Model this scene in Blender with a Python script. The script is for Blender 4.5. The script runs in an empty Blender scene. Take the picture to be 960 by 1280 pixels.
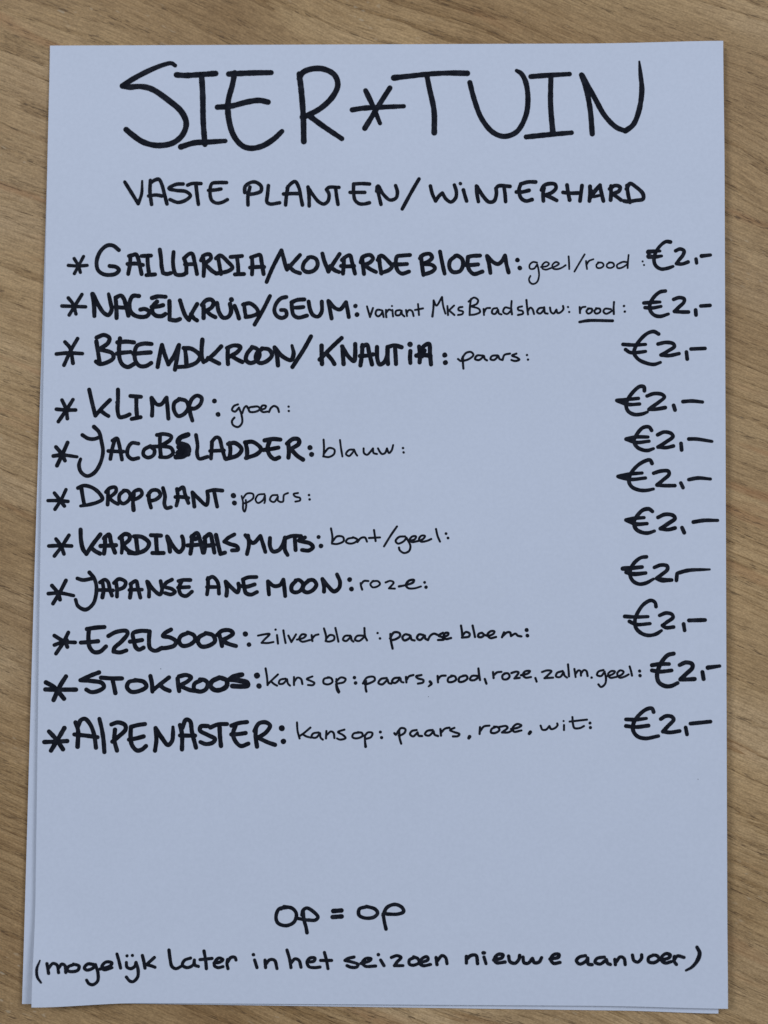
import bpy, bmesh, math, random
from mathutils import Vector, Matrix, Euler, noise

scene = bpy.context.scene
random.seed(7)

# ------------------------------------------------------------------ camera
RX, RY, RZ = -3.21e-2, -1.26e-2, -3.8e-3          # sheet -> camera rotation vector (fitted)
TX, TY, TZ = -6e-4, -1.6e-3, -.2955
FPX = 1200.0
rv = Vector((RX, RY, RZ))
ROT = Matrix.Rotation(rv.length, 3, rv.normalized())      # world -> camera axes
CAM_POS = -(ROT.transposed() @ Vector((TX, TY, TZ)))
cam_data = bpy.data.cameras.new('camera')
cam = bpy.data.objects.new('camera', cam_data)
scene.collection.objects.link(cam)
cam.matrix_world = Matrix.Translation(CAM_POS) @ ROT.transposed().to_4x4()
cam_data.sensor_fit = 'HORIZONTAL'
cam_data.sensor_width = 36.0
cam_data.lens = FPX / 960 * 36.0
cam_data.clip_start = .01
cam_data.clip_end = 50
cam_data.dof.use_dof = True
cam_data.dof.focus_distance = 0.2932
cam_data.dof.aperture_fstop = 4.4
scene.camera = cam
scene.render.resolution_x, scene.render.resolution_y = 768, 1024

# ------------------------------------------------------------------ light
world = bpy.data.worlds.new('World')
scene.world = world
world.use_nodes = True
bg = world.node_tree.nodes['Background']
bg.inputs[0].default_value = (.68, .78, .98, 1)
bg.inputs[1].default_value = 0.18

def assumed_window_light(name, loc, target, size, energy, color):
    ld = bpy.data.lights.new(name, 'AREA')
    ld.shape = 'RECTANGLE'
    ld.size, ld.size_y = size
    ld.energy = energy
    ld.color = color
    lo = bpy.data.objects.new(name, ld)
    scene.collection.objects.link(lo)
    lo.location = loc
    lo.rotation_euler = (Vector(target) - Vector(loc)).to_track_quat('-Z', 'Y').to_euler()
    return lo
assumed_window_light('assumed_window_light', (-1.6, .95, 1.7), (0, 0, 0), (.7, .8), 26.2, (.715, .80, .99))
assumed_window_light('assumed_window_light', (1.6, .95, 1.7), (0, 0, 0), (.7, .8), 26.2, (.715, .80, .99))  # second window is assumed, added so both paper edges throw a shadow

vs = scene.view_settings
vs.view_transform = 'Standard'
vs.look = 'None'
vs.exposure = 0
vs.gamma = 1
scene.render.engine = 'CYCLES'

# ------------------------------------------------------------------ helpers
def ray(px, py):
    d = Vector(((px - 480) / FPX, -(py - 640) / FPX, -1.0))
    return (ROT.transposed() @ d)
def on_plane(px, py, z):
    d = ray(px, py)
    return CAM_POS + d * ((z - CAM_POS.z) / d.z)

class Nodes:
    def __init__(self, name):
        self.m = bpy.data.materials.new(name)
        self.m.use_nodes = True
        self.t = self.m.node_tree
        self.b = self.t.nodes['Principled BSDF']
    def n(self, typ, **kw):
        nd = self.t.nodes.new(typ)
        for k, v in kw.items():
            if k.startswith('i_'):
                nd.inputs[k[2:].replace('_', ' ')].default_value = v
            else:
                setattr(nd, k, v)
        return nd
    def l(self, a, b):
        self.t.links.new(a, b)
    def ramp(self, src, stops):
        r = self.n('ShaderNodeValToRGB')
        els = r.color_ramp.elements
        while len(els) < len(stops):
            els.new(.5)
        for e, (p, c) in zip(els, stops):
            e.position = p
            e.color = c if len(c) == 4 else (*c, 1)
        self.l(src, r.inputs[0])
        return r
    def mix(self, mode, fac, a, b):
        x = self.n('ShaderNodeMix', data_type='RGBA', blend_type=mode)
        for v, i in ((fac, 0), (a, 6), (b, 7)):
            if hasattr(v, 'default_value') or hasattr(v, 'is_linked'):
                self.l(v, x.inputs[i])
            else:
                x.inputs[i].default_value = v if i == 0 else (*v, 1)
        return x.outputs[2]
    def math(self, op, a, b=None):
        x = self.n('ShaderNodeMath', operation=op)
        for v, i in ((a, 0), (b, 1)):
            if v is None: continue
            if hasattr(v, 'is_linked'): self.l(v, x.inputs[i])
            else: x.inputs[i].default_value = v
        return x.outputs[0]

# ------------------------------------------------------------------ materials
def oak():
    k = Nodes('oak')
    tc = k.n('ShaderNodeTexCoord')
    # slow bend of the grain direction
    bend = k.n('ShaderNodeTexNoise', i_Scale=6.0, i_Detail=2.0, i_Roughness=.5)
    k.l(tc.outputs['Object'], bend.inputs['Vector'])
    rot = k.n('ShaderNodeMapping')
    rot.inputs['Rotation'].default_value = (0, 0, math.radians(21))
    k.l(tc.outputs['Object'], rot.inputs['Vector'])
    off = k.n('ShaderNodeVectorMath', operation='SUBTRACT')
    k.l(bend.outputs['Color'], off.inputs[0]); off.inputs[1].default_value = (.5, .5, .5)
    sc = k.n('ShaderNodeVectorMath', operation='MULTIPLY')
    k.l(off.outputs[0], sc.inputs[0]); sc.inputs[1].default_value = (0, .030, 0)
    co = k.n('ShaderNodeVectorMath', operation='ADD')
    k.l(rot.outputs[0], co.inputs[0]); k.l(sc.outputs[0], co.inputs[1])
    def stretched(sx, sy, detail=3.0, rough=.55, seed=0.0, dist=0.0):
        mp = k.n('ShaderNodeMapping')
        mp.inputs['Scale'].default_value = (sx, sy, 1)
        mp.inputs['Location'].default_value = (seed, seed * 1.7, seed * .3)
        k.l(co.outputs[0], mp.inputs['Vector'])
        t = k.n('ShaderNodeTexNoise', i_Scale=1.0, i_Detail=detail, i_Roughness=rough, i_Distortion=dist)
        k.l(mp.outputs[0], t.inputs['Vector'])
        return t.outputs['Fac']
    broad = stretched(4, 22, 3, .5, 3.1, .3)
    bands = stretched(8, 90, 4, .62, 11.0, .2)
    lines = stretched(44, 1150, 3, .68, 5.5, .15)
    streak = stretched(20, 330, 3, .6, 33.0, .1)
    fibre = stretched(160, 2100, 2, .65, 23.0)
    grit = stretched(1500, 2600, 1, .5, 29.0)
    pores = stretched(300, 3000, 1, .5, 41.0)
    flecks = stretched(300, 800, 1, .5, 77.0)
    # growth rings: sharp dark early wood, fading over each ring
    sep = k.n('ShaderNodeSeparateXYZ'); k.l(co.outputs[0], sep.inputs[0])
    ringpos = k.math('ADD', k.math('MULTIPLY', sep.outputs['Y'], 125.0), k.math('ADD', k.math('MULTIPLY', bands, 4.2), k.math('MULTIPLY', lines, .35)))
    ring = k.math('FRACT', ringpos)
    ringamt = k.ramp(stretched(9, 38, 3, .6, 51.0, .2), [(.36, (.12, .12, .12)), (.62, (1, 1, 1))]).outputs[0]
    ringcol = k.ramp(ring, [(0, (1.02, 1.02, 1.02)), (.025, (.56, .49, .40)), (.09, (.78, .73, .65)), (.34, (.95, .93, .90)), (.75, (1.06, 1.05, 1.04)), (1, (1.04, 1.04, 1.03))]).outputs[0]
    base = k.ramp(broad, [(.25, (.36, .212, .088)), (.5, (.53, .345, .158)), (.78, (.67, .475, .262))]).outputs[0]
    tone = k.n('ShaderNodeTexNoise', i_Scale=13.0, i_Detail=3.0, i_Roughness=.55)
    k.l(tc.outputs['Object'], tone.inputs['Vector'])
    base = k.mix('MULTIPLY', 1.0, base, k.ramp(tone.outputs['Fac'], [(.30, (.74, .68, .62)), (.5, (1, .99, .98)), (.72, (1.15, 1.15, 1.15))]).outputs[0])
    calm = k.ramp(stretched(7, 17, 2, .5, 17.0, .2), [(.38, (.30, .30, .30)), (.60, (1, 1, 1))]).outputs[0]
    c = k.mix('MULTIPLY', ringamt, base, ringcol)
    c = k.mix('MULTIPLY', calm, c, k.ramp(streak, [(.28, (.78, .73, .66)), (.45, (.98, .97, .96)), (.62, (1.03, 1.03, 1.03)), (.8, (1.12, 1.11, 1.09))]).outputs[0])
    c = k.mix('MULTIPLY', calm, c, k.ramp(lines, [(.28, (.60, .54, .45)), (.44, (.95, .94, .91)), (.62, (1.04, 1.04, 1.04)), (.8, (1.13, 1.12, 1.11))]).outputs[0])
    c = k.mix('MULTIPLY', 1.0, c, k.ramp(fibre, [(.25, (.68, .64, .59)), (.5, (1, 1, 1)), (.75, (1.2, 1.2, 1.19))]).outputs[0])
    c = k.mix('MULTIPLY', 1.0, c, k.ramp(grit, [(.3, (.85, .84, .83)), (.7, (1.14, 1.14, 1.14))]).outputs[0])
    red = stretched(14, 150, 2, .5, 61.0, .3)
    c = k.mix('MIX', k.math('MULTIPLY', k.ramp(red, [(.62, (0, 0, 0)), (.76, (1, 1, 1))]).outputs[0], .45), c, (.44, .19, .07))
    # open pores: short dark dashes gathered in the early wood
    pm = k.ramp(pores, [(.59, (0, 0, 0)), (.66, (1, 1, 1))]).outputs[0]
    zone = k.ramp(ring, [(0, (.1, .1, .1)), (.04, (1, 1, 1)), (.28, (.65, .65, .65)), (.5, (.12, .12, .12))]).outputs[0]
    pfac = k.math('MULTIPLY', pm, zone)
    c = k.mix('MIX', k.math('MULTIPLY', pfac, .75), c, (.09, .05, .022))
    # pale medullary flecks
    fm = k.ramp(flecks, [(.66, (0, 0, 0)), (.74, (1, 1, 1))]).outputs[0]
    fz = k.ramp(stretched(16, 50, 2, .5, 91.0), [(.50, (0, 0, 0)), (.66, (1, 1, 1))]).outputs[0]
    c = k.mix('MIX', k.math('MULTIPLY', k.math('MULTIPLY', fm, fz), .5), c, (.66, .52, .33))
    k.l(c, k.b.inputs['Base Color'])
    k.b.inputs['Roughness'].default_value = .62
    k.b.inputs['Specular IOR Level'].default_value = .3
    h = k.math('SUBTRACT', k.math('MULTIPLY', lines, .5), pfac)
    bp = k.n('ShaderNodeBump', i_Strength=.35, i_Distance=.0002)
    k.l(h, bp.inputs['Height'])
    k.l(bp.outputs[0], k.b.inputs['Normal'])
    return k.m

def paper_mat():
    k = Nodes('white_paper')
    tc = k.n('ShaderNodeTexCoord')
    t = k.n('ShaderNodeTexNoise', i_Scale=900.0, i_Detail=3.0, i_Roughness=.6)
    k.l(tc.outputs['Object'], t.inputs['Vector'])
    cl = k.n('ShaderNodeTexNoise', i_Scale=60.0, i_Detail=3.0, i_Roughness=.6)
    k.l(tc.outputs['Object'], cl.inputs['Vector'])
    c = k.mix('MULTIPLY', 1.0, k.ramp(t.outputs['Fac'], [(.3, (.76, .785, .825)), (.7, (.795, .82, .86))]).outputs[0],
              k.ramp(cl.outputs['Fac'], [(.3, (.985, .985, .985)), (.7, (1, 1, 1))]).outputs[0])
    k.l(c, k.b.inputs['Base Color'])
    k.b.inputs['Roughness'].default_value = .85
    k.b.inputs['Specular IOR Level'].default_value = .2
    bp = k.n('ShaderNodeBump', i_Strength=.12, i_Distance=.00006)
    k.l(t.outputs['Fac'], bp.inputs['Height'])
    k.l(bp.outputs[0], k.b.inputs['Normal'])
    return k.m

def ink_mat():
    k = Nodes('black_marker_ink')
    tc = k.n('ShaderNodeTexCoord')
    t = k.n('ShaderNodeTexNoise', i_Scale=420.0, i_Detail=3.0, i_Roughness=.6)
    k.l(tc.outputs['Object'], t.inputs['Vector'])
    c = k.ramp(t.outputs['Fac'], [(.28, (.005, .006, .010)), (.55, (.012, .0135, .0195)), (.75, (.026, .028, .036))]).outputs[0]
    k.l(c, k.b.inputs['Base Color'])
    k.b.inputs['Roughness'].default_value = .75
    k.b.inputs['Specular IOR Level'].default_value = .1
    return k.m

OAK, PAPER, INK = oak(), paper_mat(), ink_mat()

def obj(name, bm, mat, parent=None, smooth=False):
    me = bpy.data.meshes.new(name)
    bm.to_mesh(me); bm.free()
    me.materials.append(mat)
    if smooth:
        for p in me.polygons: p.use_smooth = True
    o = bpy.data.objects.new(name, me)
    scene.collection.objects.link(o)
    if parent: o.parent = parent
    return o

# ------------------------------------------------------------------ table
bm = bmesh.new()
bmesh.ops.create_cube(bm, size=1)
for v in bm.verts:
    v.co = Vector((v.co.x * 1.5, v.co.y * 1.1, v.co.z * .036 - .018))
bmesh.ops.bevel(bm, geom=[e for e in bm.edges], offset=.003, segments=3, affect='EDGES')
table = obj('table_top', bm, OAK)
table['kind'] = 'structure'

# ------------------------------------------------------------------ sheets of paper
THICK = .00011
def smooth01(t):
    t = max(0, min(1, t))
    return t * t * (3 - 2 * t)
def wob(x, y, s):
    return noise.noise(Vector((x * 11 + s, y * 9 - s, s * 3.1)))

def z_low(u, v):
    z = .00025 + .0010 * smooth01((u - .86) / .14) * smooth01((1.1 - v) / .5) + .00012 * smooth01((.05 - v) / .05)
    z += .0012 * smooth01((.10 - u) / .10) * smooth01((.95 - v) / .6)
    z += .00008 * (1 + wob(u, v, 8.0)) * .5
    return z
def z_bow(u, v):            # u, v: 0..1 from the sheet's lower left corner
    z = .00155 - .0008 * smooth01((v - .86) / .14)
    z += .0013 * smooth01((u - .78) / .22) ** 1.4                # right edge stands off the table
    z += .0015 * smooth01((.16 - u) / .16) * smooth01((.95 - v) / .6)
    z += .0003 * smooth01((.10 - v) / .10)
    z += .0013 * wob(u * .42, v * .55, 2.0) * 16 * u * (1 - u) * v * (1 - v)
    return z
def z_top(u, v):
    d = math.hypot(u * .21, v * .297)
    return z_bow(u, v) + .0017 * smooth01(1 - d / .034) ** 1.2   # lower left corner curls up
def quad_map(corners):
    tl, tr, br, bl = corners
    return lambda u, v: (bl * (1 - u) + br * u) * (1 - v) + (tl * (1 - u) + tr * u) * v

def sheet(name, px_corners, zf, zc):
    Q = quad_map([on_plane(x, y, zc(u, v)) for (x, y), (u, v) in zip(px_corners, ((0, 1), (1, 1), (1, 0), (0, 0)))])
    NU, NV = 72, 100
    bm = bmesh.new()
    top, low = [], []
    for j in range(NV + 1):
        for i in range(NU + 1):
            p = Q(i / NU, j / NV)
            z = zf(i / NU, j / NV)
            top.append(bm.verts.new((p.x, p.y, z)))
            low.append(bm.verts.new((p.x, p.y, z - THICK)))
    W = NU + 1
    for j in range(NV):
        for i in range(NU):
            a = j * W + i
            bm.faces.new((top[a], top[a + 1], top[a + W + 1], top[a + W]))
            bm.faces.new((low[a], low[a + W], low[a + W + 1], low[a + 1]))
    ed_t = [bm.verts.new(v.co) for v in top]      # separate rim verts keep the faces' shading flat
    ed_l = [bm.verts.new(v.co) for v in low]
    rim = [i for i in range(W)] + [j * W + NU for j in range(1, NV + 1)] + \
          [NV * W + i for i in range(NU - 1, -1, -1)] + [j * W for j in range(NV - 1, 0, -1)]
    for a, b in zip(rim, rim[1:] + rim[:1]):
        bm.faces.new((ed_l[a], ed_l[b], ed_t[b], ed_t[a]))
    for v in [v for v in bm.verts if not v.link_faces]: bm.verts.remove(v)
    o = obj(name, bm, PAPER)
    for p in o.data.polygons:
        p.use_smooth = abs(p.normal.z) > .5
    return o, Q

TOP_PX = [(62.5, 57), (904, 51), (910, 1261), (42, 1256)]
LOW_PX = [(63.5, 59), (902, 62), (898, 1267), (27.5, 1255)]
lower, _ = sheet('paper_sheet', LOW_PX, z_low, z_low)
lower['label'] = 'blank white sheet slightly askew beneath the handwritten list, showing as slivers at left and bottom'
lower['category'] = 'paper'
upper, QT = sheet('paper_sheet', TOP_PX, z_top, z_bow)
upper['label'] = 'top white sheet covered in black handwritten plant names and euro prices'
upper['category'] = 'paper'

# surface height of the upper sheet at a world x, y (inverse bilinear by Newton steps)
c00, c10, c01, c11 = QT(0, 0), QT(1, 0), QT(0, 1), QT(1, 1)
def uv_of(x, y):
    u = (x - c00.x) / (c10.x - c00.x); v = (y - c00.y) / (c01.y - c00.y)
    for _ in range(4):
        p = QT(u, v)
        du = QT(u + 1e-3, v) - p; dv = QT(u, v + 1e-3) - p
        a, b, c, d = du.x * 1e3, dv.x * 1e3, du.y * 1e3, dv.y * 1e3
        det = a * d - b * c; ex, ey = x - p.x, y - p.y
        u += (d * ex - b * ey) / det; v += (a * ey - c * ex) / det
    return u, v
def on_sheet(px, py, lift):
    z = .00075
    for _ in range(3):
        p = on_plane(px, py, z)
        u, v = uv_of(p.x, p.y)
        z = z_top(u, v)
    return Vector((p.x, p.y, z + lift))

# ------------------------------------------------------------------ handwriting: pen strokes as inked ribbons
def catmull(P):
    """P: list of (x, y, w) -> densely resampled"""
    if len(P) < 2: return P
    ext = [tuple(2 * a - b for a, b in zip(P[0], P[1]))] + P + [tuple(2 * a - b for a, b in zip(P[-1], P[-2]))]
    out = []
    for i in range(1, len(ext) - 2):
        p0, p1, p2, p3 = ext[i - 1:i + 3]
        L = math.hypot(p2[0] - p1[0], p2[1] - p1[1])
        n = max(2, int(L / .9))
        t0 = 0
        t1 = t0 + max(1e-3, math.hypot(p1[0] - p0[0], p1[1] - p0[1])) ** .5
        t2 = t1 + max(1e-3, L) ** .5
        t3 = t2 + max(1e-3, math.hypot(p3[0] - p2[0], p3[1] - p2[1])) ** .5
        for s in range(n):
            t = t1 + (t2 - t1) * s / n
            q = []
            for k in range(2):
                A1 = (t1 - t) / (t1 - t0) * p0[k] + (t - t0) / (t1 - t0) * p1[k]
                A2 = (t2 - t) / (t2 - t1) * p1[k] + (t - t1) / (t2 - t1) * p2[k]
                A3 = (t3 - t) / (t3 - t2) * p2[k] + (t - t2) / (t3 - t2) * p3[k]
                B1 = (t2 - t) / (t2 - t0) * A1 + (t - t0) / (t2 - t0) * A2
                B2 = (t3 - t) / (t3 - t1) * A2 + (t - t1) / (t3 - t1) * A3
                q.append((t2 - t) / (t2 - t1) * B1 + (t - t1) / (t2 - t1) * B2)
            f = s / n
            out.append((q[0], q[1], p1[2] * (1 - f) + p2[2] * f))
    out.append(P[-1])
    return out

STROKE_NO = 0
def ribbon(bm, pts):
    global STROKE_NO
    STROKE_NO += 1
    lift = .000025 + (STROKE_NO % 40) * 6e-7
    C = catmull(pts)
    n = len(C)
    def w_at(i):
        x, y, w = C[i]
        return .5 * w * (1 + .09 * noise.noise(Vector((x * .16, y * .16, STROKE_NO * 3.7))) + .05 * noise.noise(Vector((x * .6, y * .6, STROKE_NO * 1.3))))
    if n == 1:
        x, y, w = C[0]
        vs = []
        for k in range(14):
            a = 2 * math.pi * k / 14
            r = .5 * w * (1 + .10 * noise.noise(Vector((math.cos(a), math.sin(a), STROKE_NO))))
            vs.append(bm.verts.new(on_sheet(x + r * math.cos(a), y - r * math.sin(a), lift)))
        bm.faces.new(vs)
        return
    L, R = [], []
    tang = []
    for i in range(n):
        a, b = C[max(0, i - 1)], C[min(n - 1, i + 1)]
        tx, ty = b[0] - a[0], b[1] - a[1]
        m = math.hypot(tx, ty) or 1
        tang.append((tx / m, ty / m))
    for i in range(n):
        x, y, _ = C[i]; tx, ty = tang[i]; h = w_at(i)
        li = lift + 4e-7 * i / n
        L.append(bm.verts.new(on_sheet(x + ty * h, y - tx * h, li)))
        R.append(bm.verts.new(on_sheet(x - ty * h, y + tx * h, li)))
    for i in range(n - 1):
        bm.faces.new((R[i], R[i + 1], L[i + 1], L[i]))
    for i, s in ((0, -1), (n - 1, 1)):
        x, y, _ = C[i]; tx, ty = tang[i]; h = w_at(i)
        arc = []
        for k in range(1, 8):
            a = math.pi * k / 8
            ca, sa = math.cos(a), math.sin(a)
            arc.append(bm.verts.new(on_sheet(x + h * (ty * ca + s * tx * sa), y + h * (-tx * ca + s * ty * sa), lift)))
        bm.faces.new([L[i]] + arc + [R[i]])

def write(text):
    part = None
    bm = None
    x0 = y0 = 0; sc = 1; w0 = 4
    def flush():
        if bm is not None:
            bmesh.ops.recalc_face_normals(bm, faces=bm.faces)
            for f in bm.faces:
                if f.normal.z < 0: f.normal_flip()
            o = obj(part[0], bm, INK, upper)
            if len(part) > 1: o['label'] = part[1]
    for line in text.strip().splitlines():
        line = line.strip()
        if not line: continue
        if line[0] == '@':
            flush()
            part = line[1:].strip().split('|')
            bm = bmesh.new()
        elif line[0] == '>':
            x0, y0, sc, w0 = map(float, line[1:].split())
        else:
            seg = []
            for tok in line.split():
                sharp = tok.endswith('!')
                q = [float(t) for t in tok.rstrip('!').split(',')]
                p = (x0 + q[0] / sc, y0 + q[1] / sc, (q[2] if len(q) > 2 else 1) * w0 / sc * INKW)
                seg.append(p)
                if sharp and len(seg) > 1:
                    ribbon(bm, seg); seg = [p]
            if len(seg) > 1 or '!' not in line:
                ribbon(bm, seg)
    flush()

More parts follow.
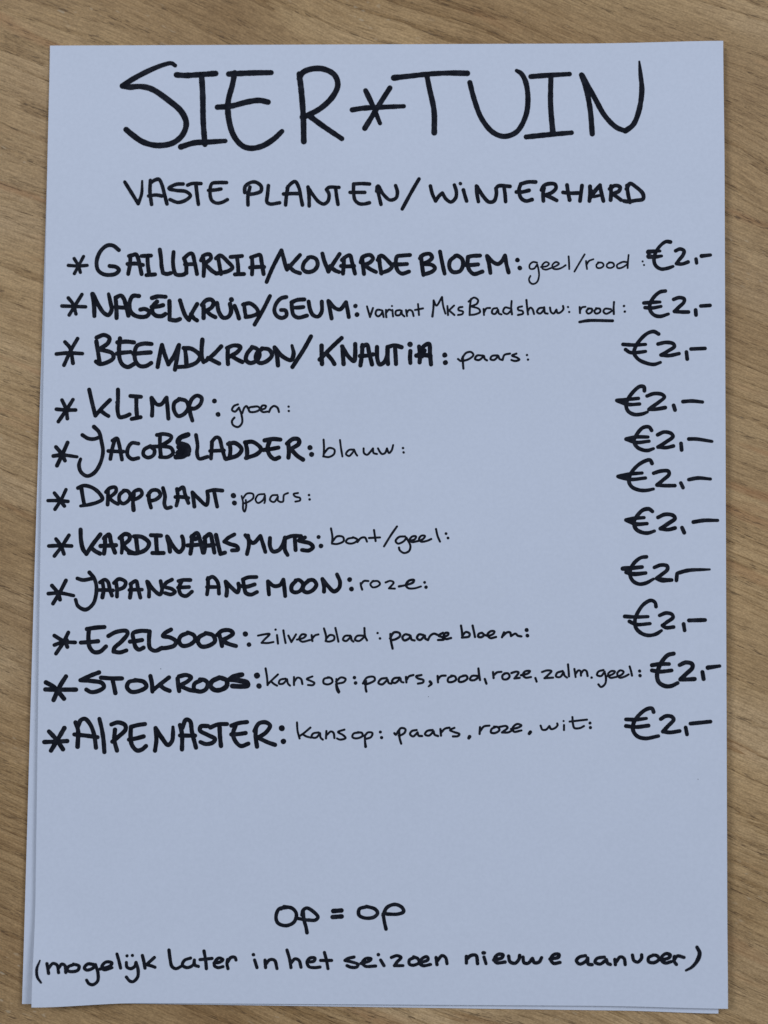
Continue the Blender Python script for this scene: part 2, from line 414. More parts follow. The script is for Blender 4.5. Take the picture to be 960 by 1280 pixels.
INKW = 1.12
STROKES = """
@ title_lettering|large thin handwritten heading SIER*TUIN
> 140 60 2.8235 18.50
223,62,.7 210,54,.75 180,60,.8 120,85,.95 60,118 37,134!
37,134! 60,138 100,136 140,145 200,185,1.05 245,225,1.1 262,265,1.05 250,305 215,335 160,344 110,332 70,305 50,288,1.05
228,95 260,97 310,94 366,90
316,95 320,160 322,260 328,340
243,349 290,335 340,332 400,328,.8
412,92 450,90 500,88 562,87,.9
433,88 425,130 410,190 412,250 430,310 460,345 490,354 530,346 570,322 600,294,.85
372,209 420,205 480,190 520,185 551,191
661,92 668,150 675,240 677,330
661,108 672,88 700,75 745,74 785,95 797,130 780,170 740,210 690,238 672,244
700,242 740,272 811,320,.85
> 420 80 6 36.00
222,200 270,300 330,445,.85
404,180 340,280 216,482
122,344 200,332 320,325 508,317,.85
434,104,1.15 560,90 700,75 850,68 985,70,1.1
680,78 700,180 735,350,1.05 737,515,1.1
> 480 60 2.8235 17.00
303,122 318,180 345,250 385,298 425,312 468,296 500,240 508,180 500,120 484,90,.9 468,80,.7
518,101 570,97 655,92,.85
589,97 588,200 596,300,1.1
502,314 580,306 662,299,.9
697,95 715,150 728,220 735,303
699,97 740,170 780,240 820,280 852,293! 880,270 900,220 910,150 905,90,.8 901,48,.4
@ subtitle_lettering|handwritten second heading VASTE PLANTEN/WINTERHARD
> 140 210 4 17.00
64,70 95,120 131,178! 148,130,.9 151,65,.6
192,62 190,120 198,182
196,72 215,60 235,57 250,85 262,130 275,180
183,140 220,135 250,140
356,80 320,82 285,102 320,112 370,118 392,138 370,160 330,172 290,158
378,86 400,78 445,78
420,84 425,130 432,182
573,73 530,73 500,78 490,115 498,160 520,175 550,172 577,158
482,112 515,110 545,105
690,95 680,140 680,185
664,122 665,95 685,76 715,70 745,90 745,115 715,128 680,132
782,88 778,130 775,170 790,180 838,174
880,92 872,140 868,185
876,100 895,78 916,68 935,100 945,150 952,185
858,130 900,128 940,128
> 360 210 4 17.00
100,95 105,140 106,190
100,97! 125,135 155,170 180,180 200,165 205,130 192,108! 205,97 255,97
238,100 243,140 250,182
408,80 370,78 328,80! 328,120 335,160 355,178 380,180 407,174
310,122 340,122 384,122
445,95 455,140 465,182
443,116 450,90 475,130 510,160 540,150 547,120 538,88
655,55 620,115 571,205
712,90 722,130 738,165! 755,140 772,125! 790,155 815,170 838,150 842,120 832,85
877,110 885,140 893,165
862,78
> 580 210 4 18.00
62,90 65,130 72,168
65,92! 95,140 125,170 150,165 162,130 160,102! 172,90 230,92
200,95 205,130 208,168
358,70 320,70 284,80! 275,110 285,150 310,165 340,158
262,120 290,120 325,112
400,100 395,130 397,165
388,110 400,88 430,78 455,82 460,100 440,122 400,138
405,135 440,150 463,162
515,85 520,120 528,160
495,122 530,126 572,125
590,88 585,125 580,165
630,92,1.1 630,130 627,165
630,150 655,115,1.1 680,86! 686,120 697,165
634,112 642,140 686,136,.7
735,90 735,130 733,160
728,105 755,88 780,95 775,115 740,130
742,130 765,145 785,160
815,88 820,130 830,172
812,105 830,78 860,95 895,130 895,155 860,162 820,168 800,165
@ bullet_star
> 70 295 4 15.75
91,113 110,145 122,182
138,102 115,145 92,188
62,147 110,150 156,147
@ plant_name|handwritten GAILLARDIA/KOKARDEBLOEM
> 70 295 4 19.00
314,70 285,48 255,48 220,80 203,130 210,170 235,190 265,195 300,188 315,170 300,155 268,150
372,98 370,140 361,190
365,100 385,95 400,92 410,110 418,145 428,190
358,140 400,138 435,145
428,100 475,98
457,100 460,150 466,192
452,196 495,192
519,68 525,110 528,150 535,185! 555,190 575,185
588,80 585,130 590,170 600,192 640,192 652,180
652,185 650,140 640,112! 665,90 680,88 695,140 705,190
645,142 695,140
735,100 740,150 738,200
725,122 740,97 768,92 775,110 745,138
745,140 785,178 805,187
810,105 818,150 825,190
800,112 820,97 860,130 882,158 862,175 800,188
873,105 930,100
905,105 910,145 912,190
895,192 940,190
> 290 295 4 19.00
100,108 102,150 100,192
95,107 115,100 140,95 148,130 158,190
90,158 125,155 160,155
173,230 200,165 247,72! 258,110 268,150 275,168
340,95 300,140 278,165
282,148 310,175 340,186
385,108 360,135 355,165 375,180 410,172 428,145 420,115 395,105 380,108
452,88 460,120 475,160 482,178! 505,140 538,90
490,150 515,172 535,180
560,110 558,150 555,188
550,120 575,100 590,97 600,130 615,188
545,150 575,152 610,150
650,108 655,150 660,190
643,132 655,105 690,95 705,112 690,132 655,145
662,145 690,165 720,180
735,103 740,150 747,188
728,120 745,98 785,130 800,152 785,170 745,185
890,95 850,98 825,103 820,145 830,175 850,188 885,178
808,140 840,142 875,140
> 490 295 4 19.00
145,102 150,145 157,195
140,112 155,95 190,90 200,108 185,125 150,140! 200,145 215,160 205,175 175,188 157,192
240,78 250,130 263,188
318,100 290,125 288,160 305,180 340,175 355,145 350,115 325,98 315,100
440,98 400,100 380,105! 378,145 390,175 410,190 452,178
362,145 395,145 430,142
475,100 485,140 492,185
478,102! 505,130 530,140 550,125 565,98! 572,140 583,182
627,120,1.15
639,160,1.15
@ colour_note|thinner handwritten geel/rood
> 660 295 4 8.76
45,133 25,130 8,145 10,163 30,163 46,142! 52,165 55,200 45,230 25,240 10,232 5,215 12,200
65,155 95,150 105,138 90,130 72,145 72,162 90,168 115,160! 140,150 155,138 140,130 122,145 125,162 145,166 170,158 188,146
203,102 205,130 206,165
283,92 260,130 232,178
290,125 292,145 295,165
292,145 305,125 327,116
355,132 342,145 345,158 362,160 378,148 372,135 350,132
410,132 395,142 395,155 412,160 430,150 425,135 405,132
468,132 445,145 448,160 470,158 500,135 480,129 460,134
503,95 500,125 498,160
573,127,1.1
580,145,1.1
@ price|handwritten price in the GAILLARDIA row
> 660 295 4 17.05
712,30,1.15 690,28 660,50,.9 635,90 630,125 640,150 665,165 695,162 725,152,.85
602,80,1.3 630,76 660,75,.8
604,102,1.4 630,105,1.1 668,100,.8
738,74 760,65 780,74 775,95 755,120 742,138! 770,140 800,130
840,115 843,135
868,100,1.1 912,95,.9
@ bullet_star
> 70 355 4 16.80
62,70 85,100 100,150
130,52 100,100 66,155
30,110 90,112 148,114
@ plant_name|handwritten NAGELKRUID/GEUM
> 70 355 4 20.00
182,50 190,100 192,160
185,50! 215,110 240,145 262,155 278,130 272,90 263,50,.8
298,70 302,120 303,170
298,68 325,58 340,75 350,110 362,158
295,115 330,118 360,118
415,60 385,60 370,85 370,130 390,155 425,165 455,160 467,140 445,125 422,128
548,64 510,62 480,70
505,88 485,110 482,140 500,158 530,160 547,150
478,115 510,112 535,106
567,85 568,130 568,178! 600,182 620,175
620,82 635,130 648,160 665,180! 680,145 706,100
675,150 690,172 705,182
738,110 738,140 738,170
730,105 750,82 775,78 788,92 780,115 750,135
752,135 775,155 797,166
805,95 815,140 835,168 860,165 875,140 870,100
893,110 905,140 915,172
877,78,1.2
> 290 355 4 19.00
60,100 65,140 70,165
55,103 90,97 125,125 130,145 100,160 68,165
190,60 155,130 113,203
272,65 245,72 220,100 212,135 225,160 250,170 272,157 268,133 245,130
362,77 325,80 298,92! 300,125 308,155 330,168 375,158
302,118 330,118 357,115
383,88 390,125 405,155 430,163 448,140 449,88
482,85 490,130 498,172
485,88! 515,120 540,127 570,92! 578,130 584,165
617,110,1.1
625,153,1.2
@ colour_note|thinner handwritten note ending in underlined rood
> 290 355 4 9.79
675,112 690,165! 705,120
745,130 725,130 718,150 730,162 748,148 752,133! 758,165
770,130 770,150 772,166
772,142 785,128 797,132
802,130 805,162
800,110
840,130 820,135 820,155 838,155 848,133! 850,150 862,162
870,130 875,160
873,147 885,130 900,135 908,160
930,100 935,155
915,130 955,122
> 490 355 4 9.79
202,162,1.2 207,120 208,82! 222,108 250,65! 256,110 267,148
277,110 280,155
310,108 285,132! 312,155
352,115 335,118 332,130 355,138 352,150 330,155
395,75 390,110 388,155
383,88 410,68 430,80 425,98 395,112! 435,125 440,140 415,152 388,155
458,125 460,155
460,142 472,122 490,120
525,120 505,125 500,145 515,150 530,128! 535,148 547,152
597,124 565,118 556,140 575,150 598,130
598,85 596,120 600,152
650,112 630,118 632,130 652,135 655,148 630,155
672,80 676,120 680,152
678,137 692,118 702,125 710,150
757,118 735,122 725,140 740,148 758,130 761,116! 765,145 778,148
790,118 795,140 808,148 822,128! 828,145 842,142 857,125 855,110
880,115,1.1
886,140,1.1
> 680 355 4 9.79
178,115 180,145
180,132 190,117 207,114
225,122 212,135 220,148 238,140 240,125 220,122
265,122 252,135 260,148 280,140 280,125 260,121
335,126 305,124 297,138 310,149 345,132
350,90 348,120 349,150
178,190,1.3 220,183,1.5 343,184,1.4
400,110,1.2
404,138,1.2
@ price|handwritten price in the NAGELKRUID row
> 680 355 4 17.60
607,35 580,40 550,65 530,100 530,130 550,155 580,162 622,150,.85
499,95 540,92 580,90,.85
505,118 540,120 585,112,.85
648,77 675,68 700,74 700,90 675,115 652,137! 690,140 722,140
758,130 760,155
784,110 830,107
@ bullet_star
> 60 410 4 17.85
85,70 110,100 125,176
148,53 115,110 80,186
42,130 100,125 172,128
@ plant_name|handwritten BEEMDKROON/KNAUTIA
> 60 410 4 20.00
242,67 250,120 258,172
243,48 280,35 307,50 300,75 252,108! 280,112 322,127 327,150 300,170 260,180 240,168
347,72 390,68 430,72
360,52 355,110 360,160 375,185 400,195 430,180
345,128 370,124 413,120
518,80 480,78 445,90 433,130 440,170 460,190 490,190 516,175
427,130 470,125 513,122
570,85 558,140 548,195
570,85! 583,130 602,182! 630,140 655,85! 645,150 635,208
685,105 690,145 692,178
678,100 720,105 760,140 745,170 700,190 652,195
772,58 768,110 770,150 778,170
866,92 830,130 788,165
800,150 830,165 856,178
> 280 410 4 20.00
20,97 18,140 20,180
15,100 50,87 82,95 70,117 32,142
38,140 65,157 92,170
140,98 115,130 110,160 130,175 160,165 178,135 165,105 140,95
190,105 165,125 160,155 180,175 215,165 240,135 225,108 190,102
253,97 265,140 270,187
256,100! 290,140 335,160 348,130 340,88,.7
435,42 400,105 342,195
488,88 488,130 490,180
588,50 540,95 478,158
510,125 540,160 552,180
592,92 595,140 598,180
590,92! 620,140 650,165 656,130 656,80
692,85 690,130 682,187
690,95 715,83 725,120 740,182
680,140 715,138 745,132
765,95 766,150 778,182 800,172 815,140 818,95! 818,150 820,180
820,95 850,87 888,96
855,95 858,140 860,180
932,115 930,150 932,175
930,82,1.3
> 490 410 4 20.00
135,92 140,135 138,172
135,130 160,90 185,80 190,130 195,182
122,138,1.1 160,135,1.1 193,140
150,142 163,112
264,135,1.2
267,173,1.2
@ colour_note|thinner handwritten paars beside KNAUTIA
> 490 410 4 10.30
330,155 345,165 355,142! 355,180 357,203
350,152 370,125 395,120 407,135 385,155 355,165
455,138 425,138 415,155 435,160 460,140! 464,155 475,162
528,137 500,140 492,155 510,160 532,140! 538,155 553,160! 562,135 590,128
622,128 600,138 625,148 637,158 615,165 597,160
675,135,1.1
680,158,1.1
@ price|handwritten price in the BEEMDKROON row
> 680 410 4 17.60
573,30 550,18 520,25 480,60 455,100 450,125 470,155 510,175 550,182 582,172,.8
395,82 450,85 508,82,.85
408,108 430,122 470,122 508,117,.85
570,80 610,72 645,78 652,92 620,115 585,135! 625,138 675,128
712,120 716,155
735,105 805,102
@ bullet_star
> 60 475 4 17.85
70,100 90,145 97,193
125,98 95,145 52,208
42,146 90,150 138,150
@ plant_name|handwritten KLIMOP
> 60 475 4 19.00
206,48 220,110 237,178! 270,140 310,100
262,152 285,170 302,180
350,48 350,100 348,150 358,185 385,182 408,172
346,112
412,80 465,84
442,85 442,140 446,190
418,195 463,186
518,90,1.1 522,140 520,178
518,90! 545,122 565,122 593,88! 598,140 602,193
660,95 632,115 630,150 650,180 680,170 702,135 690,105 655,95
702,138 720,95 745,78 768,90 762,120 735,142 708,142! 712,170 722,203
832,105,1.2
850,172,1.2
@ colour_note|thinner handwritten groen
> 250 475 4 10.30
190,122 170,130 160,150 175,158 195,138! 208,175 210,215 190,235 165,225 160,205 172,188
212,165 222,138 233,130 240,142
275,132 245,140 248,158 280,158 300,145 290,133 262,135
300,148 325,142 330,130 312,128 303,150 315,160 338,158
345,160 355,140 370,130 387,138 395,160
443,133,1.1
444,155,1.1
@ price|handwritten price in the KLIMOP row
> 680 475 4 17.60
502,54 500,35 480,32 450,55 420,95 410,125 420,155 450,172 490,170 517,160,.8
364,102 410,98 472,92,.9
370,106 420,122 478,120,.9
366,104 400,110
515,80 550,68 590,72 602,85 575,110 540,135 525,147! 565,145 606,138
648,127 655,150
695,108 740,105 792,110,.9
@ bullet_star
> 50 525 4 18.90
80,135 105,165 125,203
138,113 115,165 85,228
67,180 110,175 185,184,.8
@ plant_name|handwritten JACOBSLADDER
> 50 525 4 18.00
270,34,1.1 295,60 308,110 315,160 300,220 270,265 235,280 205,260 195,225 203,195,.8
212,75 240,92 270,95 300,85
372,105 360,150 352,195
362,103 385,92 395,120 410,198
342,155 380,157 418,158
492,118 460,115 440,140 438,175 460,195 492,190
552,130 520,150 518,175 540,188 568,175 572,150 550,132
600,75 600,130 605,185
585,75 620,70 657,82 650,100 600,130! 655,140 665,165 640,185 600,185
560,133 600,132
740,73,1.3 700,90,1.4 690,112,1.3 735,130,1.4 742,155,1.5 715,180,1.5 680,185,1.3
695,135,1.5 735,150,1.6 690,165,1.5 740,170,1.4
780,75,1.05 788,130 785,165 795,193 838,184
860,112 858,150 855,193
858,110 880,87 895,90 910,140 925,193
850,155 920,152
> 270 525 4 20.00
68,115 72,150 68,190
60,120 95,115 128,145 110,175 50,195
148,115 155,150 155,190
145,112 185,110 225,145 205,170 150,190
322,98 285,95 243,102
268,105 258,140 268,175 292,195 316,187
237,150 275,145 312,138
362,125 365,155 362,188
355,118 385,95 412,97 415,117 375,145! 405,178 435,198
470,138,1.2
478,172,1.2
@ colour_note|thinner handwritten blauw
> 270 525 4 9.79
538,98 540,140 538,180
540,168 565,140 592,148 590,170 565,185 536,182
620,100 625,140 632,182
690,148 665,150 650,170 665,180 692,152! 700,170 706,178
738,142 740,165 755,174 775,155 785,142! 788,165 805,170
810,142 820,160 830,170 845,165 855,142! 865,165 878,152 886,125
935,140,1.2
938,162,1.2
@ price|handwritten price in the JACOBSLADDER row
> 680 525 4 17.60
538,52 525,35 495,38 465,70 450,105 465,135 495,150 520,152 547,143,.8
410,95 460,85 520,85,.9
412,96 460,112 525,106,.9
410,96 440,98
568,74 600,60 635,67 645,82 610,110 570,135! 610,138 647,130
685,117 688,150
724,95 760,95 840,107,.8
@ bullet_star
> 50 590 4 16.80
72,105 100,140 122,170
130,88 105,140 75,186
40,143 90,143 140,147
@ plant_name|handwritten DROPPLANT
> 50 590 4 18.00
207,82,1.1 215,130 222,165
190,80 220,68 265,80 300,110 312,135 290,150 250,162 203,170,.8
340,97 340,130 338,163
330,100 350,80 377,77 380,97 345,130! 370,150 390,160
422,92 398,115 398,145 415,158 440,145 452,118 438,95 418,93
470,110 465,150 468,190,1.2
458,120 475,95 502,90 510,110 490,130 462,140
545,105 545,140 555,178
538,118 560,92 590,93 602,115 580,137 550,145
615,80 625,120 622,160 632,180 655,176
685,85 690,130 682,168
690,92 715,77 725,110 742,155
677,125 710,125 742,130
762,102 768,140 772,173
762,102! 790,130 832,165 840,130 836,97! 870,90 912,93
870,95 878,135 886,173
> 250 590 4 18.00
167,118,1.4
172,155,1.3
@ colour_note|thinner handwritten paars beside DROPPLANT
> 250 590 4 9.27
208,120 215,150 216,188 223,198 231,170 229,140
213,135 235,108 265,110 266,130 240,150 215,158
322,110 290,115 278,140 290,155 315,140 325,117! 325,145 322,155
387,115 360,118 350,140 370,150 390,123! 390,143 402,150! 415,148 420,115 440,105
490,105 468,110 475,122 500,130 500,142 477,148
545,115,1.3
548,137,1.3
@ price|handwritten price in the DROPPLANT row
> 680 570 4 17.60
540,37 530,20 505,25 465,50 430,95 425,130 440,155 475,170 510,172 547,165,.8
370,102 430,90 490,85,.9
374,104 430,117 507,110,.9
372,103 410,103
548,86 585,75 622,76 625,92 595,120 565,145! 600,148 654,148
684,135 695,158
724,118 770,110 832,115,.8
@ bullet_star
> 50 650 4 17.85
80,95 105,130 120,170
145,76 110,130 72,180
44,130 100,128 158,130
@ plant_name|handwritten KARDINAALSMUTS
> 50 650 4 20.00
203,48 205,100 215,145 232,170! 265,120 302,72
258,140 275,155 300,168
325,85 325,130 320,168
320,92 345,72 355,110 375,163
303,130 340,128 380,126
408,82 412,130 408,165,.8
398,90 425,70 447,77 447,97 415,125! 440,152 475,168
480,85 485,130 490,165
470,82 510,85 545,115 532,145 490,165 445,165
555,76 605,78
580,80 582,120 585,160
562,165 618,165
635,82 645,120 650,158
638,85! 665,130 695,160 715,140 715,95 710,82
760,80 758,130 752,168
757,85 785,65 800,100 815,163
737,127 775,125 820,120
825,85 825,130 820,163
822,90 850,70 862,110 872,163
817,130 870,125
775,95,1.1 790,90
880,75 890,120 902,170! 925,163
> 270 650 4 19.00
92,72 60,90 42,108! 70,120 105,132 110,148 80,152
160,78 165,120 155,170
147,76 185,115 222,80! 235,120 247,160
270,90 270,130 285,157 315,150 335,120 345,88! 345,150 358,175
345,92 380,80 425,80
394,92 396,120 398,150
445,87 415,102 470,117 485,135 465,152 430,150
513,85
525,130,1.15
@ colour_note|thinner handwritten bont/geel
> 400 650 4 10.30
55,42 62,85 60,115
62,108 85,82 115,85 118,105 85,120 60,118
168,88 138,95 130,110 150,118 175,112 187,98 165,86
187,110 205,90 225,88 235,108
270,50 278,105
245,90 300,87
385,32 355,75 320,132
425,82 395,85 378,105 390,118 420,105 432,88! 452,130 445,155 420,165 398,150 395,138
445,105 475,95 480,82 462,82 448,100 460,110 490,105! 515,95 525,80 508,78 495,95 505,108 535,104 556,95
580,45 588,80 600,108
630,68,1.3
640,90,1.3
@ price|handwritten price in the KARDINAALSMUTS row
> 680 625 4 18.70
542,57 525,45 495,50 465,80 450,110 460,145 490,162 520,165 552,155,.85
410,100 450,92 500,88,.85
412,101 460,120 515,118,.9
412,101 445,104
570,87 605,72 645,77 655,92 625,115 582,143! 620,148 655,140
690,138 701,163
747,110 800,102 868,102,.8
@ bullet_star
> 50 700 4 17.85
60,128 90,165 100,198
130,102 100,160 65,218
42,168 100,165 168,178,.9
@ plant_name|handwritten JAPANSE ANEMOON
> 50 700 4 18.00
247,62 270,90 282,130 280,175 265,220 228,248 190,230 178,198,.9
187,92 215,100 262,92
312,107 318,150 312,187,1.1
300,112 325,98 340,110 350,150 360,178
287,150 330,150 365,152
380,105 385,150 385,183
370,115 395,95 428,110 420,135 387,150
455,122 455,150 450,188,1.1
452,120 480,105 490,140 502,188
447,150 480,148 510,148
535,107 545,145 545,183
540,110! 565,145 600,172 610,150 603,105
660,98 630,115 622,132 660,145 675,160 655,172 625,165
752,100 715,100 692,105
708,105 695,140 705,172 730,180 760,158
690,138 745,135
840,90 840,135 835,172
837,98 862,84 888,110 895,168
835,135 895,135
> 270 700 4 19.00
48,108 55,150 52,178
50,110! 80,140 108,162 115,140 112,118
202,85 160,87 135,97! 142,140 150,165 175,173 205,160
122,130 155,133 193,122
260,107 262,140 265,172
260,107! 290,130 320,125 337,98! 342,140 346,180
402,102 378,130 380,155 400,162 425,150 435,120 415,100 398,102
465,102 440,125 435,150 455,162 485,150 502,122 485,100 462,102
532,97 540,130 540,158
532,95! 560,130 590,157 615,140 620,110 605,72
668,98,1.2
677,145,1.2
@ colour_note|thinner handwritten roze beside ANEMOON
> 400 700 4 9.79
203,115 205,130 211,148
205,122 220,105 242,105
267,104 252,120 262,136 285,133 300,120 290,106 262,106
328,112 352,104 368,112 345,142! 374,143
395,132,1.2 430,125 465,112,1.2 470,100,1.2 445,103,1.2 430,125,1.2 440,140,1.1 470,142 505,132
523,112,1.4
530,136,1.7
@ price|handwritten price in the ANEMOON row
> 680 685 4 17.60
512,44 485,48 455,70 435,100 430,135 445,165 475,180 510,175 547,155,.8
394,103,1.2 440,100,1.2 490,95
410,122 450,130,1.2 508,125
552,97 585,85 615,90 617,107 585,135 562,152! 590,160,1.4 638,160,1
665,128 662,162
670,125 720,112,1.1 828,107,.6
@ bullet_star
> 50 770 4 17.85
72,98 105,118 135,130
72,145 110,130 135,120
142,82 115,135 80,188
115,130 176,132
125,125 137,155
@ plant_name|handwritten EZELSOOR
> 50 770 4 20.00
322,55 280,58 235,65
245,65 242,110 248,155 270,180 300,178 330,152
204,133 250,130 290,126
342,100 380,80 432,75 438,88 410,125 372,160 368,178! 400,182 432,172
537,75 500,75 465,87 470,125 478,155 495,168 518,158
450,128 480,125 510,120
548,77 545,120 550,160 575,174 610,160
655,68 625,85 614,100 650,107 680,127 672,147 640,158 602,162
740,85 705,100 695,125 710,148 745,145 775,120 770,97 738,82
830,87 795,107 790,130 807,152 845,148 875,125 865,97 828,85
> 270 770 4 20.00
15,90 25,125 30,150
5,95 30,74 70,72 85,87 60,107 25,122! 65,140 100,150
147,90,1.25
165,143,1.1
@ colour_note|thinner handwritten zilverblad: paarse bloem
> 270 770 4 10.30
210,98 240,92 268,90 240,120 228,134! 260,135 287,130
305,95 310,138
298,68,1.1
337,72 342,105 348,135
362,98 377,130! 400,92
405,118 440,108 450,95 430,92 416,115 430,128 470,120
478,95 482,125
482,112 495,97 512,92
540,62 550,100 550,125
552,112 570,95 590,100 590,118 565,128 548,125
597,60 605,95 612,128
672,98 645,100 635,118 650,125 675,103! 678,120 687,128
740,98 705,100 695,118 715,125 743,103
742,60 745,100 755,122
808,85,1.1
820,112,1.2
> 460 770 4 11.33
112,90 115,125 123,163
110,112 130,82 157,85 160,100 140,115 115,122
207,95 185,92 172,108 182,122 207,110 212,98! 218,118 233,122
277,95 255,92 245,110 260,120 284,98! 286,112 300,120! 312,98 330,88 345,93
375,84 352,98 372,106 380,117 350,120
375,105 400,95 402,85 385,86 378,105 390,115 415,110
465,48 470,80 472,108
472,98 490,80 508,88 505,102 470,108
523,48 530,80 535,105
568,84 554,89 551,103 566,106 580,95 570,84
588,96 602,99 628,88 632,77 614,76 598,92 610,110 640,105
680,82 670,106
676,98 695,82 710,82 715,100! 738,88 748,98 767,102
793,70,1.7
797,98,1.6
@ price|handwritten price in the EZELSOOR row
> 680 745 4 17.60
560,53 555,32 535,22 500,40 470,80 455,120 460,160 490,188 525,197 560,190 587,173,.85
404,102,1.1 460,105 520,103,.9
427,127 460,142 530,138,.9
578,97 610,85 640,92 645,107 615,130 592,147! 610,158 648,155
698,140 703,172
725,122,1.1 805,120,1.1
@ bullet_star
> 40 825 4 21.00
70,112 110,135 160,193
170,82 140,130 108,200
67,147 130,148 220,148
@ plant_name|handwritten STOKROOS
> 40 825 4 20.00
335,62 300,75 242,101! 300,105 350,115 360,135 330,155 295,160 272,148
345,88 400,92 450,92
402,95 410,130 417,165
522,102 485,110 475,135 495,158 535,155 572,133 560,110 515,100
592,80 600,120 602,158
685,87 640,122 605,150
640,125 660,142 688,154
728,92 732,130 736,155
735,82 772,75 795,87 780,105 738,128! 790,150 830,155
848,100 812,120 812,148 840,158 870,145 878,115 862,100 840,97
> 260 825 4 23.00
57,88 20,107 12,128 30,148 60,150 93,130 93,102 68,90
170,73 130,82 107,97! 150,102 195,113,1.1 198,127,1.1 170,132 122,130
245,78,1.25
255,130,1.1
@ colour_note|thinner handwritten kans op note of the STOKROOS row
> 260 825 4 10.30
288,42 295,85 298,125
350,72 320,100 300,120
315,106 330,120 345,128
388,93 360,100 355,118 375,118 395,96! 400,118 410,128
430,85 430,125
432,107 448,88 465,95 472,120
522,82 494,95 515,105 532,115 525,125 500,125
608,87 580,95 578,115 600,122 622,110 617,92 600,86
642,95 645,130 655,162,1.3 645,150 640,120
640,108 665,87 688,95 680,110 648,118
732,88,1.6
738,115,1.7
> 440 815 4 10.81
70,145 68,180 72,198
55,157 75,128 110,125 114,140 90,155 65,162
173,130 145,135 132,155 150,162 178,138! 184,155 197,158
238,128 210,132 200,148 215,155 242,132! 246,148 257,152
270,125 272,152
273,140 285,122 307,115
347,115 320,122 330,132 357,140 355,152 330,158
390,148,1.3 397,158,1.2 383,172,.8
428,120 430,152
430,137 445,120 468,118
502,120 482,130 480,148 500,150 520,138 515,122 496,118
563,118 537,128 535,148 555,148 577,132 572,119 555,118
632,120 600,120 590,138 610,141 636,124
632,82 635,110 640,140
664,135 672,158
705,100 708,130
708,117 725,102 747,99
767,106 752,118 755,135 775,136 788,122 780,107 762,107
797,105 822,98 833,102 812,132! 838,129
845,116 880,107 890,95 865,97 855,115 868,128 895,125
917,130 923,148
> 670 810 4 10.30
30,120 55,112 77,115 60,135 42,151! 85,148
133,115 105,125 100,142 120,145 138,122! 143,138 155,148
160,82 163,115 165,142
192,105 195,125 198,145
198,130 212,112 222,115 225,138
225,127 240,110 252,115 258,140
278,148,1.2
337,110 312,118 305,135 325,140 343,118! 350,155 345,180 325,195 312,182
352,142 385,130 395,118 378,115 360,130 370,148 400,145! 430,132 438,118 420,112 406,128 418,148 445,142 463,132
468,92 475,115 480,138
518,115,1.5
520,138,1.6
@ price|handwritten price in the STOKROOS row
> 670 810 4 19.80
688,28 660,35 635,60 615,95 605,140 615,172 645,190 675,190 708,175,.9
580,86 620,80 665,80,.9
580,112 620,118 678,112,.9
718,85 750,72 780,80 782,98 750,130 722,157! 755,157 793,155
832,120 838,155
860,98,1.1 918,90,.8
@ bullet_star
> 40 885 4 21.00
85,117 120,155 155,206
162,100 130,155 95,213
62,170 120,168 176,165
@ plant_name|handwritten ALPENASTER
> 40 885 4 20.00
218,72 230,110 228,193,1.1
228,95 245,60 265,54 290,80 310,130 320,198
212,132 270,138 328,146
337,54 350,110 358,165 362,220
415,108 412,160 425,213
397,82 430,72 465,85 468,107 430,145 402,168
565,80 530,85 495,94! 493,140 500,185 525,212 550,207 570,190
485,158 520,152 558,142
618,100 622,160 615,213
618,100! 650,150 680,185 700,165 705,130 705,95,.7
740,85 750,130 750,207
752,100 770,58 790,65 800,120 820,198
740,137 780,138 815,138
880,90 845,92 840,112 880,135 915,155 905,172 870,180 842,170
> 260 885 4 20.00
12,97 50,82 95,80
58,97 60,140 65,190
195,70 155,75 117,88
138,88 125,130 140,170 165,190 202,178
117,132 155,130 188,125
240,97 238,140 245,193
232,115 255,77 290,72 310,88 290,122 250,148! 300,172 335,184
369,101,1.4
377,167,1.3
@ colour_note|thinner handwritten kans op note of the ALPENASTER row
> 260 885 4 10.30
445,72 448,115 458,152
512,98 480,125 458,140
475,132 492,142 515,148
553,122 525,128 518,145 540,148 560,126! 563,148 574,158
592,115 590,152
595,134 615,117 628,125 632,150
682,108 650,120 675,135 688,150 660,158 645,152
760,122 728,128 722,145 740,152 772,140 770,125 750,121
785,135 785,165 788,193,1.3
782,142 800,122 822,125 815,145 788,155
862,120,1.4
868,148,1.5
> 460 885 4 10.81
156,112 158,150 166,178
132,126 139,134 150,117! 166,100 187,106 184,122 170,133 154,139
243,110 220,115 210,130 225,142 248,122! 253,138 270,140
323,110 295,115 285,132 305,138 328,116! 333,133 350,140
362,105 365,138
368,120 385,103 407,98
432,99 410,110 430,120 457,130 450,140 425,142
508,143,1.5 504,150,1.4
560,95 558,130
562,114 580,92 607,88
637,95 618,105 615,122 635,125 657,110 650,96 630,93
655,95 690,90 698,98 670,122! 700,122 717,114
715,105 750,98 767,87 745,80 723,100 730,118 767,112
812,120,1.5 806,128,1.4
> 660 875 4 10.30
63,128 72,148 90,148 107,130! 115,145 135,140 148,125 146,117
180,125 180,150
178,105
222,85 225,120 232,140 260,140 280,130
208,108 250,103 295,98
310,115,1.4
312,138,1.5
@ price|handwritten price in the ALPENASTER row
> 660 875 4 18.70
628,60 620,42 595,45 560,70 530,110 525,150 545,180 585,192 652,180,.9
490,97 540,98 592,92,.8
490,130 540,135 602,128
664,95 690,80 720,84 728,98 700,130 674,158! 710,162 758,155
788,137 795,172
812,118 912,108
@ sales_note|handwritten Op = op
> 310 1115 4 17.00
195,77 155,85 140,125 150,155 190,168 230,150 242,110 222,82 180,73
165,82,1.2
240,130 290,140
275,95 280,140 290,175 295,203
270,115 275,92 292,80 312,87 350,125 337,140 300,140
427,95,1.3 467,92,1.2
423,125,1.2 468,122,1.3
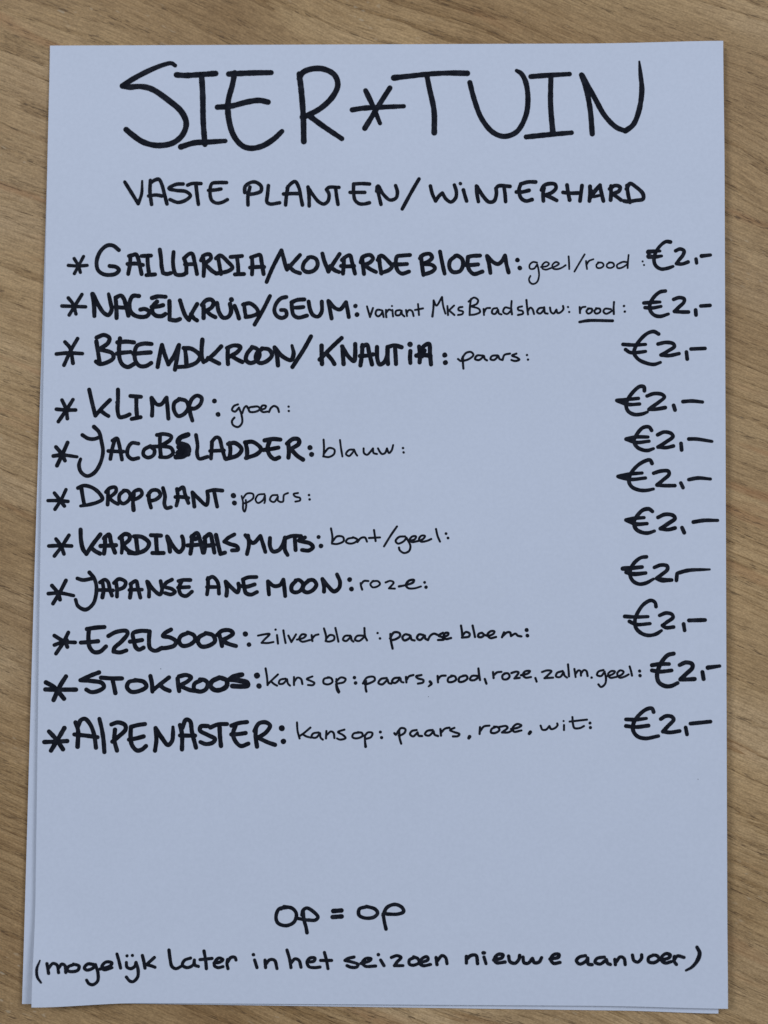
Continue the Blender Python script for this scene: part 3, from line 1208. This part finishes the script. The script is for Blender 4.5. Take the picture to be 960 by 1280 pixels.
590,74 557,85 555,115 585,130 630,125 648,105 635,85 592,72
676,110 682,150 690,185
675,117 695,77 735,62 770,77 778,98 750,110 695,110
@ stock_note|handwritten closing line in brackets
> 30 1170 4 15.3
80,122,.5 64,165,.9 67,205,.9 85,233,.7
115,138 123,187
122,162 145,137 165,145 173,183
172,162 190,140 205,148 209,183
250,142 220,155 218,172 240,178 270,170 275,150 247,140
348,142 318,140 302,160 314,170 345,160 357,143! 370,185 368,225 345,243 325,238 313,220,.9
380,165 430,150 440,134 410,130 390,152 400,168 440,158
465,90 475,125 483,160
515,99,1.0
542,97,1.0
512,132 515,155 535,163 555,150 560,132! 570,165 568,205 545,228 528,224 512,205
592,97 600,130 605,160
652,107 612,143! 640,150 655,156
> 190 1170 4 15.3
85,70 90,110 100,152 120,163 148,150
193,110 162,122 152,145 175,158 205,145 212,120! 214,145 232,152
260,75 268,120 272,163
240,118 300,112
310,135 340,130 355,118 335,110 317,125 312,148 330,158 355,153
378,117 375,140 380,163
378,130 395,107 415,107 420,120
513,120 525,158
507,93,1.1
565,120 568,158
570,140 590,118 613,122 625,163
675,70 688,115 695,158
695,135 715,114 735,122 745,156
775,130 810,125 815,110 790,110 775,130 785,153 815,158 840,155
862,82 872,120 880,163
843,122 898,122
> 410 1170 4 15.3
130,105 100,112 85,122! 120,130 150,142 143,155 115,156 95,148
165,137 205,125 215,114 190,112 172,132 185,150 238,150
263,120 280,148
252,93,1.1
317,107 345,98 365,107 345,130 332,148! 375,148
432,107 407,120 407,140 425,146 455,133 450,114 428,104
455,135 500,118 495,103 470,113 457,135 475,148 513,142
540,107 545,143
545,127 570,98 588,108 595,138
> 560 1170 4 16.2
92,102 92,135
92,117 115,97 140,97 148,138
180,105 190,138
176,84,1.1 182,84
228,120 270,108 275,94 250,92 232,115 242,133 285,130
303,100 310,128 335,136 355,115 358,97
375,105 380,133 400,136 422,112! 432,133 455,130 468,108
510,115 553,105 555,92 530,92 514,115 527,136 560,132
> 680 1170 4 16.2
207,98 177,105 162,123 178,140 210,125 218,110! 222,140 240,143
302,105 265,112 255,130 280,140 312,118! 318,136 332,142
354,117 357,143
360,130 382,104 400,112 406,143
442,95 450,123 470,130 488,110 488,94
547,95 523,108 523,128 550,133 574,117 566,99 545,95
584,120 624,109 632,95 610,88 588,106 592,127 610,135 636,128
652,102 650,125 662,142
652,118 667,100 700,107
765,56,1.0 778,85,1.2 768,120,1.2 740,155,.9 710,172,.7

@ ink_speck
> 0 0 1 1.1
201,836,.9
@ ink_speck
> 0 0 1 1.0
872.5,974,.9
@ ink_speck
> 0 0 1 1.0
535.5,870.8,.8
"""
write(STROKES)
